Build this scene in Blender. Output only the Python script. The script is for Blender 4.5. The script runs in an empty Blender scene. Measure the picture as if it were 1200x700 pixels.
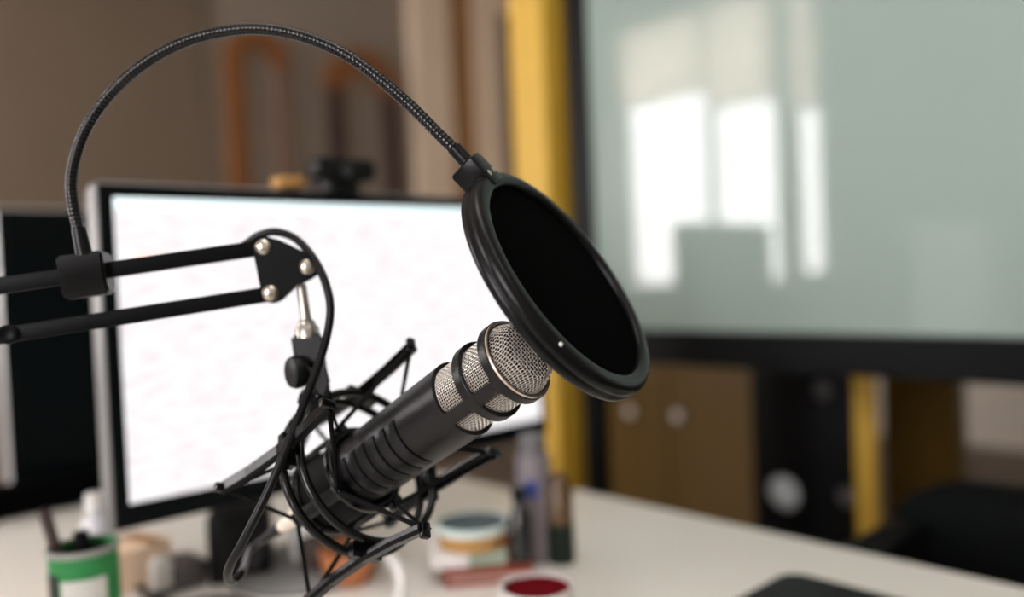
import bpy, bmesh, math, random
from mathutils import Vector, Matrix, Euler
random.seed(7)
PI = math.pi
SC = bpy.context.scene
COL = SC.collection
V = Vector

# ------------------------------------------------------------------ camera, world, light, exposure
CAM = V((0.0, 0.0, 1.10))
HEAD = math.radians(42.6)            # turned from +Y towards +X
F = V((math.sin(HEAD), math.cos(HEAD), -0.025)).normalized()
R0 = F.cross(V((0, 0, 1))).normalized()
U0 = R0.cross(F)
ro = 0.043
R = (R0 - ro * U0).normalized()
U = (U0 + ro * R0).normalized()

cam_d = bpy.data.cameras.new('camera')
cam = bpy.data.objects.new('camera', cam_d)
COL.objects.link(cam)
cam.matrix_world = Matrix(((R.x, U.x, -F.x, CAM.x), (R.y, U.y, -F.y, CAM.y), (R.z, U.z, -F.z, CAM.z), (0, 0, 0, 1)))
cam_d.sensor_width = 36
cam_d.lens = 28.74
cam_d.clip_start = 0.01
cam_d.dof.use_dof = True
cam_d.dof.focus_distance = 0.480
cam_d.dof.aperture_fstop = 1.9
SC.camera = cam

SC.view_settings.view_transform = 'Standard'
SC.view_settings.look = 'None'
SC.view_settings.gamma = 1
SC.view_settings.use_curve_mapping = False
SC.view_settings.exposure = 0.33
SC.cycles.max_bounces = 10
SC.cycles.diffuse_bounces = 5
SC.cycles.sample_clamp_indirect = 6

w = bpy.data.worlds.new('world')
SC.world = w
w.use_nodes = True
wb = w.node_tree.nodes['Background']
wb.inputs[0].default_value = (1.0, 0.95, 0.965, 1)
wb.inputs[1].default_value = 17.0


def portal(name, loc, sx, sy, normal):
    l = bpy.data.lights.new(name, 'AREA')
    l.shape = 'RECTANGLE'; l.size = sx; l.size_y = sy
    o = bpy.data.objects.new(name, l); COL.objects.link(o)
    o.location = loc
    o.rotation_euler = V(normal).to_track_quat('-Z', 'Z').to_euler()
    l.cycles.is_portal = True


# daylight comes in through the windows of the left and rear walls (openings: y0, y1, z0, z1)
LEFT_OPEN = [(2.78, 3.04, 1.0, 3.2), (3.12, 4.62, .95, 3.2), (-1.2, 0.2, 0.95, 2.6)]  # last opening is an unseen window added for fill light
REAR_OPEN = []
for i, (a, b, c, d) in enumerate(LEFT_OPEN):
    portal('window_daylight', (-2.52, (a + b) / 2, (c + d) / 2), b - a, d - c, (1, 0, 0))
for a, b, c, d in REAR_OPEN:
    portal('window_daylight', ((a + b) / 2, -2.72, (c + d) / 2), b - a, d - c, (0, 1, 0))


# ------------------------------------------------------------------ helpers


MATS = {}


def mat(name, col, rough=0.5, metal=0.0, spec=0.5, noise=0.0, nscale=40, bump=0.0, bscale=200, emit=None, es=0, coat=0, col2=None):
    m = bpy.data.materials.new(name); m.use_nodes = True
    nt = m.node_tree; b = nt.nodes['Principled BSDF']
    c = (*col, 1)
    b.inputs['Base Color'].default_value = c
    b.inputs['Roughness'].default_value = rough
    b.inputs['Metallic'].default_value = metal
    b.inputs['Specular IOR Level'].default_value = spec
    b.inputs['Coat Weight'].default_value = coat
    tc = nt.nodes.new('ShaderNodeTexCoord')
    if noise or col2:
        n = nt.nodes.new('ShaderNodeTexNoise'); n.inputs['Scale'].default_value = nscale
        n.inputs['Detail'].default_value = 4
        nt.links.new(tc.outputs['Object'], n.inputs['Vector'])
        r = nt.nodes.new('ShaderNodeMix'); r.data_type = 'RGBA'
        c2 = (*col2, 1) if col2 else tuple(max(0, v * (1 - noise)) for v in col) + (1,)
        r.inputs[6].default_value = c; r.inputs[7].default_value = c2
        nt.links.new(n.outputs['Fac'], r.inputs[0])
        nt.links.new(r.outputs[2], b.inputs['Base Color'])
    if bump:
        n2 = nt.nodes.new('ShaderNodeTexNoise'); n2.inputs['Scale'].default_value = bscale
        nt.links.new(tc.outputs['Object'], n2.inputs['Vector'])
        bp = nt.nodes.new('ShaderNodeBump'); bp.inputs['Strength'].default_value = bump
        bp.inputs['Distance'].default_value = 0.002
        nt.links.new(n2.outputs['Fac'], bp.inputs['Height'])
        nt.links.new(bp.outputs['Normal'], b.inputs['Normal'])
    if emit:
        b.inputs['Emission Color'].default_value = (*emit, 1); b.inputs['Emission Strength'].default_value = es
    MATS[name] = m
    return m


def box(bm, c, s, M=None, bev=0.0, seg=2):
    m = Matrix.Translation(c) @ Matrix.Diagonal((s[0], s[1], s[2], 1))
    if M is not None: m = M @ m
    r = bmesh.ops.create_cube(bm, size=1, matrix=m)
    if bev:
        es = {e for v in r['verts'] for e in v.link_edges}
        bmesh.ops.bevel(bm, geom=list(es), offset=bev, segments=seg, affect='EDGES', profile=0.5)


def frame_of(t, up=V((0, 0, 1))):
    t = t.normalized()
    if abs(t.dot(up)) > 0.95: up = V((1, 0, 0))
    n = (up - t * up.dot(t)).normalized()
    return n, t.cross(n)


def spline(pts, per=10):
    pts = [V(p) for p in pts]
    out = []
    ext = [2 * pts[0] - pts[1]] + pts + [2 * pts[-1] - pts[-2]]
    for i in range(1, len(ext) - 2):
        a, b, c, d = ext[i - 1:i + 3]
        for k in range(per):
            t = k / per
            out.append(0.5 * ((2 * b) + (c - a) * t + (2 * a - 5 * b + 4 * c - d) * t * t + (3 * b - a - 3 * c + d) * t ** 3))
    out.append(pts[-1])
    return out


def resample(pts, step):
    out = [pts[0]]; acc = 0.0
    for a, b in zip(pts, pts[1:]):
        L = (b - a).length; pos = step - acc
        while pos <= L and L > 0:
            out.append(a.lerp(b, pos / L)); pos += step
        acc = (acc + L) % step if L else acc
    out.append(pts[-1])
    return out


def tube(bm, pts, r, seg=12, closed=False, cap=True, flat=None, up=None):
    """sweep a round (or flat = width, thickness) section along points; r may be a list"""
    pts = [V(p) for p in pts]; n = len(pts); rings = []
    t0 = pts[1] - pts[0]
    nv, _ = frame_of(t0, up if up is not None else V((0, 0, 1)))
    for i, p in enumerate(pts):
        if closed: t = pts[(i + 1) % n] - pts[i - 1]
        else: t = pts[min(i + 1, n - 1)] - pts[max(i - 1, 0)]
        t.normalize()
        nv = (nv - t * nv.dot(t)).normalized(); bv = t.cross(nv)
        rr = r[i] if isinstance(r, (list, tuple)) else r
        if flat:
            a, b = flat[0] / 2, flat[1] / 2
            off = [(a, b), (-a, b), (-a, -b), (a, -b)]
            rings.append([bm.verts.new(p + bv * x + nv * y) for x, y in off])
        else:
            rings.append([bm.verts.new(p + nv * rr * math.cos(2 * PI * k / seg) + bv * rr * math.sin(2 * PI * k / seg)) for k in range(seg)])
    s = len(rings[0])
    for i in range(n if closed else n - 1):
        A, B = rings[i], rings[(i + 1) % n]
        for k in range(s):
            bm.faces.new((A[k], A[(k + 1) % s], B[(k + 1) % s], B[k]))
    if cap and not closed:
        bm.faces.new(rings[0][::-1]); bm.faces.new(rings[-1])


def sweep(bm, pts, sec, up):
    """sweep an arbitrary closed section (across, outwards) along points"""
    pts = [V(p) for p in pts]; n = len(pts); rings = []
    for i, p in enumerate(pts):
        t = (pts[min(i + 1, n - 1)] - pts[max(i - 1, 0)]).normalized()
        nv = (up - t * up.dot(t)).normalized(); bv = t.cross(nv)
        rings.append([bm.verts.new(p + bv * x + nv * y) for x, y in sec])
    s = len(sec)
    for A, B in zip(rings, rings[1:]):
        for k in range(s): bm.faces.new((A[k], A[(k + 1) % s], B[(k + 1) % s], B[k]))
    bm.faces.new(rings[0][::-1]); bm.faces.new(rings[-1])


def lathe(bm, prof, seg=48, M=None, loop=False):
    """spin (radius, height) points about local z; radius 0 makes a pole"""
    rings = []
    for r, z in prof:
        if r <= 1e-7: rings.append([bm.verts.new((0, 0, z))])
        else: rings.append([bm.verts.new((r * math.cos(2 * PI * k / seg), r * math.sin(2 * PI * k / seg), z)) for k in range(seg)])
    allv = [v for g in rings for v in g]
    pr = list(zip(rings, rings[1:])) + ([(rings[-1], rings[0])] if loop else [])
    for A, B in pr:
        for k in range(seg):
            a0, a1 = A[k % len(A)], A[(k + 1) % len(A)]
            b0, b1 = B[k % len(B)], B[(k + 1) % len(B)]
            vs = []
            for v in (a0, a1, b1, b0):
                if v not in vs: vs.append(v)
            if len(vs) > 2: bm.faces.new(vs)
    if M is not None: bmesh.ops.transform(bm, matrix=M, verts=allv)


def prism(bm, poly, z0, z1, M=None, bev=0.0):
    a = [bm.verts.new((x, y, z0)) for x, y in poly]
    b = [bm.verts.new((x, y, z1)) for x, y in poly]
    n = len(poly)
    fs = [bm.faces.new(a[::-1]), bm.faces.new(b)]
    for k in range(n): fs.append(bm.faces.new((a[k], a[(k + 1) % n], b[(k + 1) % n], b[k])))
    vs = a + b
    if M is not None: bmesh.ops.transform(bm, matrix=M, verts=vs)
    if bev:
        es = list({e for f in fs for e in f.edges})
        bmesh.ops.bevel(bm, geom=es, offset=bev, segments=2, affect='EDGES')


def axis_matrix(o, z, xh=None):
    z = V(z).normalized()
    x = V(xh) if xh is not None else (V((0, 0, 1)) if abs(z.z) < 0.9 else V((1, 0, 0)))
    x = (x - z * x.dot(z)).normalized(); y = z.cross(x)
    return Matrix(((x.x, y.x, z.x, o[0]), (x.y, y.y, z.y, o[1]), (x.z, y.z, z.z, o[2]), (0, 0, 0, 1)))


def rod(bm, a, b, r, seg=16, r2=None):
    a, b = V(a), V(b); L = (b - a).length
    lathe(bm, [(0, 0), (r, 0), (r2 if r2 is not None else r, L), (0, L)], seg, axis_matrix(a, b - a))


def WM(o):
    m = Matrix.Translation(o.location) @ o.rotation_euler.to_matrix().to_4x4()
    return WM(o.parent) @ m if o.parent else m


def obj(name, bm, material, parent=None, smooth=True, angle=40):
    bmesh.ops.recalc_face_normals(bm, faces=bm.faces[:])
    me = bpy.data.meshes.new(name)
    o = bpy.data.objects.new(name, me); COL.objects.link(o)
    if parent is None:
        xs = [v.co for v in bm.verts]
        lo = V((min(v.x for v in xs), min(v.y for v in xs), min(v.z for v in xs)))
        hi = V((max(v.x for v in xs), max(v.y for v in xs), max(v.z for v in xs)))
        o.location = ((lo.x + hi.x) / 2, (lo.y + hi.y) / 2, lo.z)
    else: o.parent = parent
    bm.transform(WM(o).inverted())
    if smooth:
        ca = math.radians(angle)
        for f in bm.faces: f.smooth = True
        for e in bm.edges:
            if len(e.link_faces) == 2 and e.calc_face_angle(0) > ca: e.smooth = False
    bm.to_mesh(me); bm.free()
    me.materials.append(MATS[material] if isinstance(material, str) else material)
    return o


def mesh(fn, *a, **k):
    bm = bmesh.new(); fn(bm, *a, **k); return bm


def boxes(*specs, **k):
    bm = bmesh.new()
    for c, s in specs: box(bm, c, s, **k)
    return bm


def span(bm, lo, hi, bev=0.0):
    box(bm, [(a + b) / 2 for a, b in zip(lo, hi)], [abs(b - a) for a, b in zip(lo, hi)], None, bev)


def spans(*specs, bev=0.0):
    bm = bmesh.new()
    for lo, hi in specs: span(bm, lo, hi, bev)
    return bm


def tag(o, label, cat, group=None):
    o['label'] = label; o['category'] = cat
    if group: o['group'] = group
    return o


def thing(name, label, cat, loc, group=None):
    o = bpy.data.objects.new(name, None); COL.objects.link(o)
    o.location = loc; o.empty_display_size = 0.05
    return tag(o, label, cat, group)


def struct(name, bm, m, parent=None, smooth=False):
    o = obj(name, bm, m, parent, smooth)
    if parent is None: o['kind'] = 'structure'
    return o


# ------------------------------------------------------------------ materials
mat('wall_paint', (0.30, 0.25, 0.20), 0.85, noise=0.12, nscale=3, bump=0.1)
mat('cream_trim', (0.90, 0.74, 0.56), 0.6, noise=0.06, nscale=5)
mat('brown_paint', (0.175, 0.132, 0.092), 0.85, noise=0.12, nscale=3, bump=0.1)
mat('strip_wood', (0.46, 0.23, 0.08), 0.5, noise=0.3, nscale=15)
mat('amber_card', (0.42, 0.22, 0.05), 0.6, noise=0.2)
mat('pale_paint', (0.62, 0.57, 0.5), 0.8, noise=0.08, nscale=5)
mat('ceiling_paint', (0.7, 0.67, 0.62), 0.9, noise=0.05, nscale=5)
mat('floor_wood', (0.16, 0.12, 0.09), 0.5, noise=0.5, nscale=12)
mat('window_white', (0.75, 0.73, 0.7), 0.5, noise=0.05)
mat('desk_white', (0.82, 0.79, 0.74), 0.38, noise=0.04, nscale=8, bump=0.03)
mat('desk_steel', (0.55, 0.55, 0.55), 0.4, 0.8, noise=0.1)
mat('yellow_paint', (0.55, 0.335, 0.032), 0.5, noise=0.08, nscale=8)
mat('black_frame', (0.003, 0.0035, 0.004), 0.4, spec=0.12, noise=0.3)
mat('board_glass', (0.265, 0.335, 0.305), 0.04, spec=0.5, col2=(0.25, 0.32, 0.295), nscale=1.2)
mat('black_plastic', (0.004, 0.0045, 0.005), 0.4, spec=0.16, noise=0.3, bump=0.05, bscale=900)
mat('black_matte', (0.011, 0.0115, 0.013), 0.55, noise=0.3, bump=0.1, bscale=1500)
mat('black_rubber', (0.004, 0.004, 0.0045), 0.36, spec=0.2, noise=0.3)
mat('mic_body', (0.0075, 0.007, 0.0075), 0.36, spec=0.26, noise=0.1, nscale=300)
mat('mic_rim', (0.72, 0.62, 0.53), 0.3, 0.9, noise=0.1)
mat('grille_wire', (0.95, 0.91, 0.85), 0.36, 0.8, noise=0.05)
mat('grille_core', (0.002, 0.002, 0.002), 0.95, spec=0.05, noise=0.3)
mat('arm_black', (0.002, 0.0025, 0.0032), 0.45, spec=0.10, noise=0.3, bump=0.05, bscale=700)
mat('bolt_steel', (0.62, 0.57, 0.50), 0.3, 1.0, noise=0.15)
mat('stem_steel', (0.42, 0.39, 0.35), 0.35, 0.9, noise=0.1)
mat('mount_black', (0.003, 0.003, 0.0033), 0.2, spec=0.3, noise=0.2)
mat('mount_arm', (0.003, 0.003, 0.0033), 0.2, spec=0.10, noise=0.2)
mat('elastic', (0.004, 0.004, 0.004), 0.7, spec=0.1, noise=0.3, nscale=600)
mat('neck_black', (0.003, 0.003, 0.003), 0.2, spec=0.35, noise=0.2)
mat('pop_plastic', (0.004, 0.004, 0.0043), 0.3, spec=0.17, noise=0.2, bump=0.05, bscale=1200)
mat('pop_fabric', (0.0010, 0.0010, 0.0011), 0.9, spec=0.02, noise=0.3, nscale=1500)
mat('xlr_nickel', (0.85, 0.76, 0.66), 0.35, 0.5, noise=0.1)
mat('silver_case', (0.2, 0.2, 0.2), 0.45, 0.2, noise=0.05)
mat('stand_silver', (0.88, 0.88, 0.86), 0.4, 0.2, noise=0.05)
mat('fill_glow', (0.9, 0.9, 0.88), 0.5, emit=(1.0, 0.96, 0.9), es=5.0)
mat('bright_case', (0.5, 0.5, 0.5), 0.4, 0.2, noise=0.05)
mat('screen_black', (0.002, 0.0035, 0.004), 0.3, spec=0.08, noise=0.3)
mat('green_label', (0.035, 0.25, 0.075), 0.5, spec=0.2, noise=0.3, nscale=60)
mat('rim_metal', (0.30, 0.31, 0.29), 0.4, 0.3, noise=0.1)
mat('white_label', (0.62, 0.62, 0.58), 0.45, noise=0.15)
mat('grey_ink', (0.12, 0.11, 0.11), 0.5, noise=0.2)
mat('pen_brown', (0.05, 0.03, 0.025), 0.4, noise=0.3)
mat('clear_plastic', (0.62, 0.63, 0.66), 0.2, noise=0.1)
mat('cream_card', (0.88, 0.66, 0.47), 0.7, noise=0.1)
mat('brown_tape', (0.36, 0.20, 0.09), 0.4, noise=0.2)
mat('white_plastic', (0.74, 0.73, 0.71), 0.35, noise=0.05)
mat('grey_plastic', (0.11, 0.105, 0.11), 0.45, noise=0.1)
mat('terracotta', (0.42, 0.15, 0.05), 0.5, noise=0.4, nscale=30)
mat('dark_brown', (0.035, 0.02, 0.014), 0.5, noise=0.3)
mat('copper_tin', (0.50, 0.27, 0.09), 0.4, 0.3, noise=0.25)
mat('teal_lid', (0.055, 0.085, 0.09), 0.45, spec=0.2, noise=0.2)
mat('pale_teal', (0.55, 0.66, 0.63), 0.4, noise=0.1)
mat('green_card', (0.30, 0.37, 0.28), 0.6, noise=0.15)
mat('red_cover', (0.26, 0.05, 0.03), 0.6, spec=0.2, noise=0.2)
mat('paper_edge', (0.7, 0.66, 0.58), 0.8, noise=0.2, nscale=300)
mat('mauve_label', (0.20, 0.175, 0.195), 0.4, noise=0.25, nscale=50)
mat('blue_mark', (0.03, 0.06, 0.28), 0.4, noise=0.2)
mat('dark_glass', (0.010, 0.012, 0.011), 0.15, noise=0.2)
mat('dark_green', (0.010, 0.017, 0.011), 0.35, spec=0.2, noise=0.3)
mat('amber_glass', (0.10, 0.055, 0.018), 0.3, noise=0.3)
mat('red_wax', (0.12, 0.0015, 0.006), 0.7, spec=0.02, noise=0.2)
mat('cup_pale', (0.60, 0.57, 0.55), 0.25, noise=0.05)
mat('amber_panel', (0.105, 0.061, 0.011), 0.3, spec=0.3, noise=0.2, nscale=3)
mat('orange_wood', (0.30, 0.115, 0.03), 0.5, noise=0.4, nscale=15)
mat('dark_wood', (0.075, 0.04, 0.03), 0.5, noise=0.4, nscale=15)
mat('door_brown', (0.22, 0.14, 0.10), 0.6, noise=0.15, nscale=6)
mat('chair_black', (0.002, 0.003, 0.003), 0.6, spec=0.08, noise=0.3)
mat('lens_pale', (0.80, 0.88, 0.92), 0.25, 0.0, noise=0.1)
mat('blind_frame', (0.5, 0.48, 0.44), 0.5, noise=0.05)


def node_mat(name, build):
    m = bpy.data.materials.new(name); m.use_nodes = True
    nt = m.node_tree; nt.nodes.clear()
    out = nt.nodes.new('ShaderNodeOutputMaterial')
    nt.links.new(build(nt), out.inputs['Surface'])
    MATS[name] = m


def mixed(nt, a, b, fac):
    mx = nt.nodes.new('ShaderNodeMixShader'); mx.inputs[0].default_value = fac
    nt.links.new(a.outputs[0], mx.inputs[1]); nt.links.new(b.outputs[0], mx.inputs[2])
    return mx.outputs[0]


def _glass(nt):
    a = nt.nodes.new('ShaderNodeBsdfTransparent'); b = nt.nodes.new('ShaderNodeBsdfGlossy')
    b.inputs['Roughness'].default_value = 0.02
    return mixed(nt, a, b, 0.06)


def _blind(nt):
    a = nt.nodes.new('ShaderNodeBsdfTranslucent'); b = nt.nodes.new('ShaderNodeBsdfDiffuse')
    a.inputs[0].default_value = (0.86, 0.74, 0.60, 1); b.inputs[0].default_value = (0.75, 0.68, 0.6, 1)
    return mixed(nt, a, b, 0.4)


def _curtain(nt):
    a = nt.nodes.new('ShaderNodeBsdfTranslucent'); b = nt.nodes.new('ShaderNodeBsdfDiffuse')
    a.inputs[0].default_value = (0.85, 0.82, 0.78, 1); b.inputs[0].default_value = (0.8, 0.77, 0.74, 1)
    return mixed(nt, a, b, 0.4)


def _screen(nt):
    N, L = nt.nodes, nt.links
    tc = N.new('ShaderNodeTexCoord')
    sp = N.new('ShaderNodeSeparateXYZ'); L.new(tc.outputs['Object'], sp.inputs[0])
    mp = N.new('ShaderNodeMapping'); mp.inputs['Scale'].default_value = (25, 1, 90)
    L.new(tc.outputs['Object'], mp.inputs['Vector'])
    nz = N.new('ShaderNodeTexNoise'); nz.inputs['Scale'].default_value = 1.5; nz.inputs['Detail'].default_value = 1
    L.new(mp.outputs[0], nz.inputs['Vector'])
    rp = N.new('ShaderNodeValToRGB')
    rp.color_ramp.elements[0].position = 0.25; rp.color_ramp.elements[0].color = (0.90, 0.80, 0.83, 1)
    rp.color_ramp.elements[1].position = 0.58; rp.color_ramp.elements[1].color = (1.0, 0.985, 0.985, 1)
    L.new(nz.outputs['Fac'], rp.inputs[0])
    e = N.new('ShaderNodeEmission'); e.inputs['Strength'].default_value = 0.86
    L.new(rp.outputs[0], e.inputs['Color'])
    g = N.new('ShaderNodeBsdfGlossy'); g.inputs['Roughness'].default_value = 0.3
    ad = N.new('ShaderNodeMixShader'); ad.inputs[0].default_value = 0.03
    L.new(e.outputs[0], ad.inputs[1]); L.new(g.outputs[0], ad.inputs[2])
    return ad.outputs[0]


node_mat('window_glass', _glass); node_mat('blind_cloth', _blind); node_mat('curtain_cloth', _curtain)
node_mat('lit_screen', _screen)
mat('screen_red', (0.8, 0.4, 0.35), 0.5, emit=(0.80, 0.48, 0.44), es=1.0)
mat('screen_bar', (0.6, 0.7, 0.7), 0.5, emit=(0.55, 0.66, 0.70), es=1.0)

# ------------------------------------------------------------------ room
XL, XR, YR, YF, ZC = -2.5, 5.2, -2.7, 5.2, 3.5
struct('floor', spans(((XL - .2, YR - .2, -.1), (XR + .2, YF + .2, 0))), 'floor_wood')
struct('ceiling', spans(((XL - .2, YR - .2, ZC), (XR + .2, YF + .2, ZC + .1))), 'ceiling_paint')
struct('wall_front', spans(((XL, YF, 0), (XR + .15, YF + .15, ZC))), 'wall_paint')
struct('wall_right', spans(((XR, YR, 0), (XR + .15, YF, ZC))), 'pale_paint')


def wall_with_openings(name, opens, axis):
    """a wall strip along one axis cut by windows (a, b, z0, z1)"""
    bm = bmesh.new()
    lo, hi = (YR, YF + .15) if axis == 'y' else (XL, XR + .15)

    def piece(a, b, z0, z1):
        if axis == 'y': span(bm, (XL - .15, a, z0), (XL, b, z1))
        else: span(bm, (a, YR - .15, z0), (b, YR, z1))
    pos = lo
    for a, b, z0, z1 in sorted(opens):
        piece(pos, a, 0, ZC); piece(a, b, 0, z0); piece(a, b, z1, ZC); pos = b
    piece(pos, hi, 0, ZC)
    return struct(name, bm, 'pale_paint')


wall_with_openings('wall_left', LEFT_OPEN, 'y')
wall_with_openings('wall_rear', REAR_OPEN, 'x')


def window(n, a, b, z0, z1, axis, bars):
    root = bpy.data.objects.new('window_%d' % n, None); COL.objects.link(root)
    root['kind'] = 'structure'
    f = 0.05
    if axis == 'y':
        mk = lambda u0, u1, c, d, t0, t1: ((XL - .10 + t0, u0, c), (XL - .10 + t1, u1, d))
        root.location = (XL - .1, (a + b) / 2, z0)
    else:
        mk = lambda u0, u1, c, d, t0, t1: ((u0, YR - .10 + t0, c), (u1, YR - .10 + t1, d))
        root.location = ((a + b) / 2, YR - .1, z0)
    fr = [mk(a, a + f, z0, z1, 0, .06), mk(b - f, b, z0, z1, 0, .06), mk(a + f, b - f, z0, z0 + f, 0, .06), mk(a + f, b - f, z1 - f, z1, 0, .06)]
    obj('frame', spans(*fr), 'window_white', root, False)
    for u in bars:
        obj('mullion', spans(mk(u - .03, u + .03, z0 + f, z1 - f, 0, .06)), 'window_white', root, False)
    es = [a + f] + [x for u in bars for x in (u - .03, u + .03)] + [b - f]
    for k in range(0, len(es), 2):
        obj('pane', spans(mk(es[k], es[k + 1], z0 + f, z1 - f, .025, .031)), 'window_glass', root, False)
    obj('sill', spans(mk(a - .03, b + .03, z0 - .04, z0, .0, .22)), 'window_white', root, False)


window(1, *LEFT_OPEN[0], 'y', [])
window(2, *LEFT_OPEN[1], 'y', [3.75])
window(3, *LEFT_OPEN[2], 'y', [-0.5])  # added out of view to light the microphone and desk
def sheet(bm, path, z0, z1):
    p = [(bm.verts.new((x, y, z0)), bm.verts.new((x, y, z1))) for x, y in path]
    for a, b in zip(p, p[1:]): bm.faces.new((a[0], b[0], b[1], a[1]))


t = thing('window_curtain', 'white curtain hanging beside the window near the far corner', 'curtain', (XL + .12, 4.86, .1))
obj('cloth', mesh(sheet, [(XL + .12 + .03 * math.sin(k * 1.1), 4.60 + .50 * k / 40) for k in range(41)], .1, 3.28), 'curtain_cloth', t)
obj('curtain_rail', mesh(rod, (XL + .12, 2.6, 3.30), (XL + .12, 5.12, 3.30), .014), 'blind_frame', t)
for lab, y0, y1, zb in (('beige roller blind over the left pane of the reflected window', 3.735, 4.62, 2.52), ('beige roller blind over the right pane of the reflected window', 3.10, 3.73, 2.36), ('narrow beige roller blind over the slim window', 2.78, 3.07, 2.22)):
    t = thing('roller_blind', lab, 'blind', (XL + .03, (y0 + y1) / 2, zb), 'roller blinds over the windows')
    obj('cloth', mesh(sheet, [(XL + .022, y0 + .005), (XL + .022, y1 - .005)], zb + .02, 3.22), 'blind_cloth', t, False)
    obj('roller', mesh(rod, (XL + .035, y0, 3.24), (XL + .035, y1, 3.24), .03), 'blind_frame', t)
    obj('bottom_bar', spans(((XL + .012, y0 + .02, zb), (XL + .032, y1 - .02, zb + .02))), 'blind_frame', t, False)

for lab, x, y in (('unseen fill lamp added over the front desk', .35, .45), ('unseen fill lamp added behind the front desk', .35, -1.3)):
    t = thing('fill_lamp', lab, 'lamp', (x, y, 3.42), 'unseen fill lamps added for light')  # glowing panels added out of view to brighten the desk
    obj('housing', spans(((x - .32, y - .62, 3.44), (x + .32, y + .62, ZC))), 'window_white', t, False)
    obj('fill_panel', spans(((x - .30, y - .60, 3.42), (x + .30, y + .60, 3.4395))), 'fill_glow', t, False)

# ------------------------------------------------------------------ glass board partition on the right (plane X = 1.57)
BX = 1.57
t = thing('glass_board', 'large pale green glass board in a thick black frame, reflecting a window', 'board', (BX + .03, .35, .85))
obj('glass_panel', spans(((BX, -.78, .962), (BX + .02, 1.385, 2.40)), bev=.001), 'board_glass', t, False)
fb = [((BX - .012, -.86, .880), (BX + .05, 1.455, .962)), ((BX - .012, -.86, 2.40), (BX + .05, 1.455, 2.48))]
for a, b in fb: obj('frame_rail', spans((a, b), bev=.004), 'black_frame', t, False)
for y in (-.86, 1.385): obj('frame_stile', spans(((BX - .012, y, .962), (BX + .05, y + (.08 if y < 0 else .07), 2.40)), bev=.004), 'black_frame', t, False)
for y in (1.395, -.85): obj('frame_foot', spans(((BX - .01, y, 0), (BX + .04, y + .05, .880)), bev=.004), 'black_frame', t, False)

t = thing('yellow_post', 'broad yellow post running floor to ceiling beside the glass board', 'post', (1.56, 1.54, 0))
obj('post_shaft', spans(((1.50, 1.475, .06), (1.62, 1.60, ZC - .001)), bev=.006), 'yellow_paint', t, False)
obj('post_shoe', spans(((1.47, 1.462, 0), (1.65, 1.62, .06)), bev=.004), 'black_frame', t, False)

# ------------------------------------------------------------------ beyond the board: cabinet, equipment, post, chair
t = thing('amber_cabinet', 'glossy amber-brown cabinet with two pale knobs standing in for glows, seen below the glass board', 'cabinet', (2.55, 1.68, 0))
obj('carcass', spans(((2.33, 1.36, .05), (2.75, 2.10, 1.15)), bev=.004), 'dark_wood', t, False)
for a, b in ((1.365, 1.73), (1.735, 2.095)):
    d = obj('door', spans(((2.305, a, .07), (2.329, b, 1.14)), bev=.003), 'amber_panel', t, False)
    q = V((2.3040, 1.6791, 0.6041)) if a < 1.5 else V((2.3040, 1.8882, 0.5998))
    obj('glow_knob', mesh(lathe, [(0, .030), (.012, .028), (.020, .018), (.019, .010), (.010, .004), (.008, 0), (0, 0)], 24, axis_matrix(q, (-1, 0, 0))), 'white_plastic', d)  # white knobs put in place of two pale glows on the doors
obj('plinth', spans(((2.36, 1.38, 0), (2.72, 2.08, .05))), 'black_frame', t, False)

t = thing('equipment_cabinet', 'black upright equipment cabinet with pale round lenses on its front', 'equipment', (2.37, 1.16, 0))
obj('housing', spans(((2.15, 1.0, .04), (2.28, 1.315, 1.16)), bev=.012), 'black_plastic', t)
obj('base', spans(((2.17, 1.02, 0), (2.26, 1.29, .04))), 'black_frame', t, False)


def lens(c, r, m, parent):
    M = axis_matrix(c, (-1, 0, 0))
    o = obj('lens', mesh(lathe, [(0, .012), (r * .5, .0105), (r * .85, .006), (r, 0), (0, 0)], 32, M), m, parent)
    obj('lens_ring', mesh(lathe, [(r, -.001), (r * 1.18, -.001), (r * 1.18, .012), (r, .014)], 32, M, True), 'black_frame', o)


t0 = t


lens(V((2.1500, 1.2095, 0.4483)), .050, 'lens_pale', t0)
lens(V((2.1500, 1.0251, 0.4670)), .026, 'grey_plastic', t0)
lens(V((2.1500, 1.0830, 0.7544)), .026, 'grey_plastic', t0)

a = V((2.0200, 0.9416, 0.6874)); b = V((2.0200, 0.8897, 0.6929))
t = thing('yellow_post', 'slim yellow post below the glass board, right of the black equipment cabinet', 'post', (2.05, (a.y + b.y) / 2, 0))
obj('post_shaft', spans(((2.02, b.y, .05), (2.045, a.y, 1.6)), bev=.004), 'yellow_paint', t, False)
obj('post_shoe', spans(((2.0, b.y - .02, 0), (2.10, a.y + .02, .05)), bev=.004), 'black_frame', t, False)

a = V((2.6000, 1.1180, 0.5788)); b = V((2.6000, 0.8963, 0.6021))
tag(obj('amber_screen', spans(((2.6, b.y, 0.0), (2.68, a.y, 1.5)), bev=.006), 'amber_panel', None, False), 'plain amber-brown panel standing right of the slim yellow post', 'panel')

# ------------------------------------------------------------------ far wall
FY = YF


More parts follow.
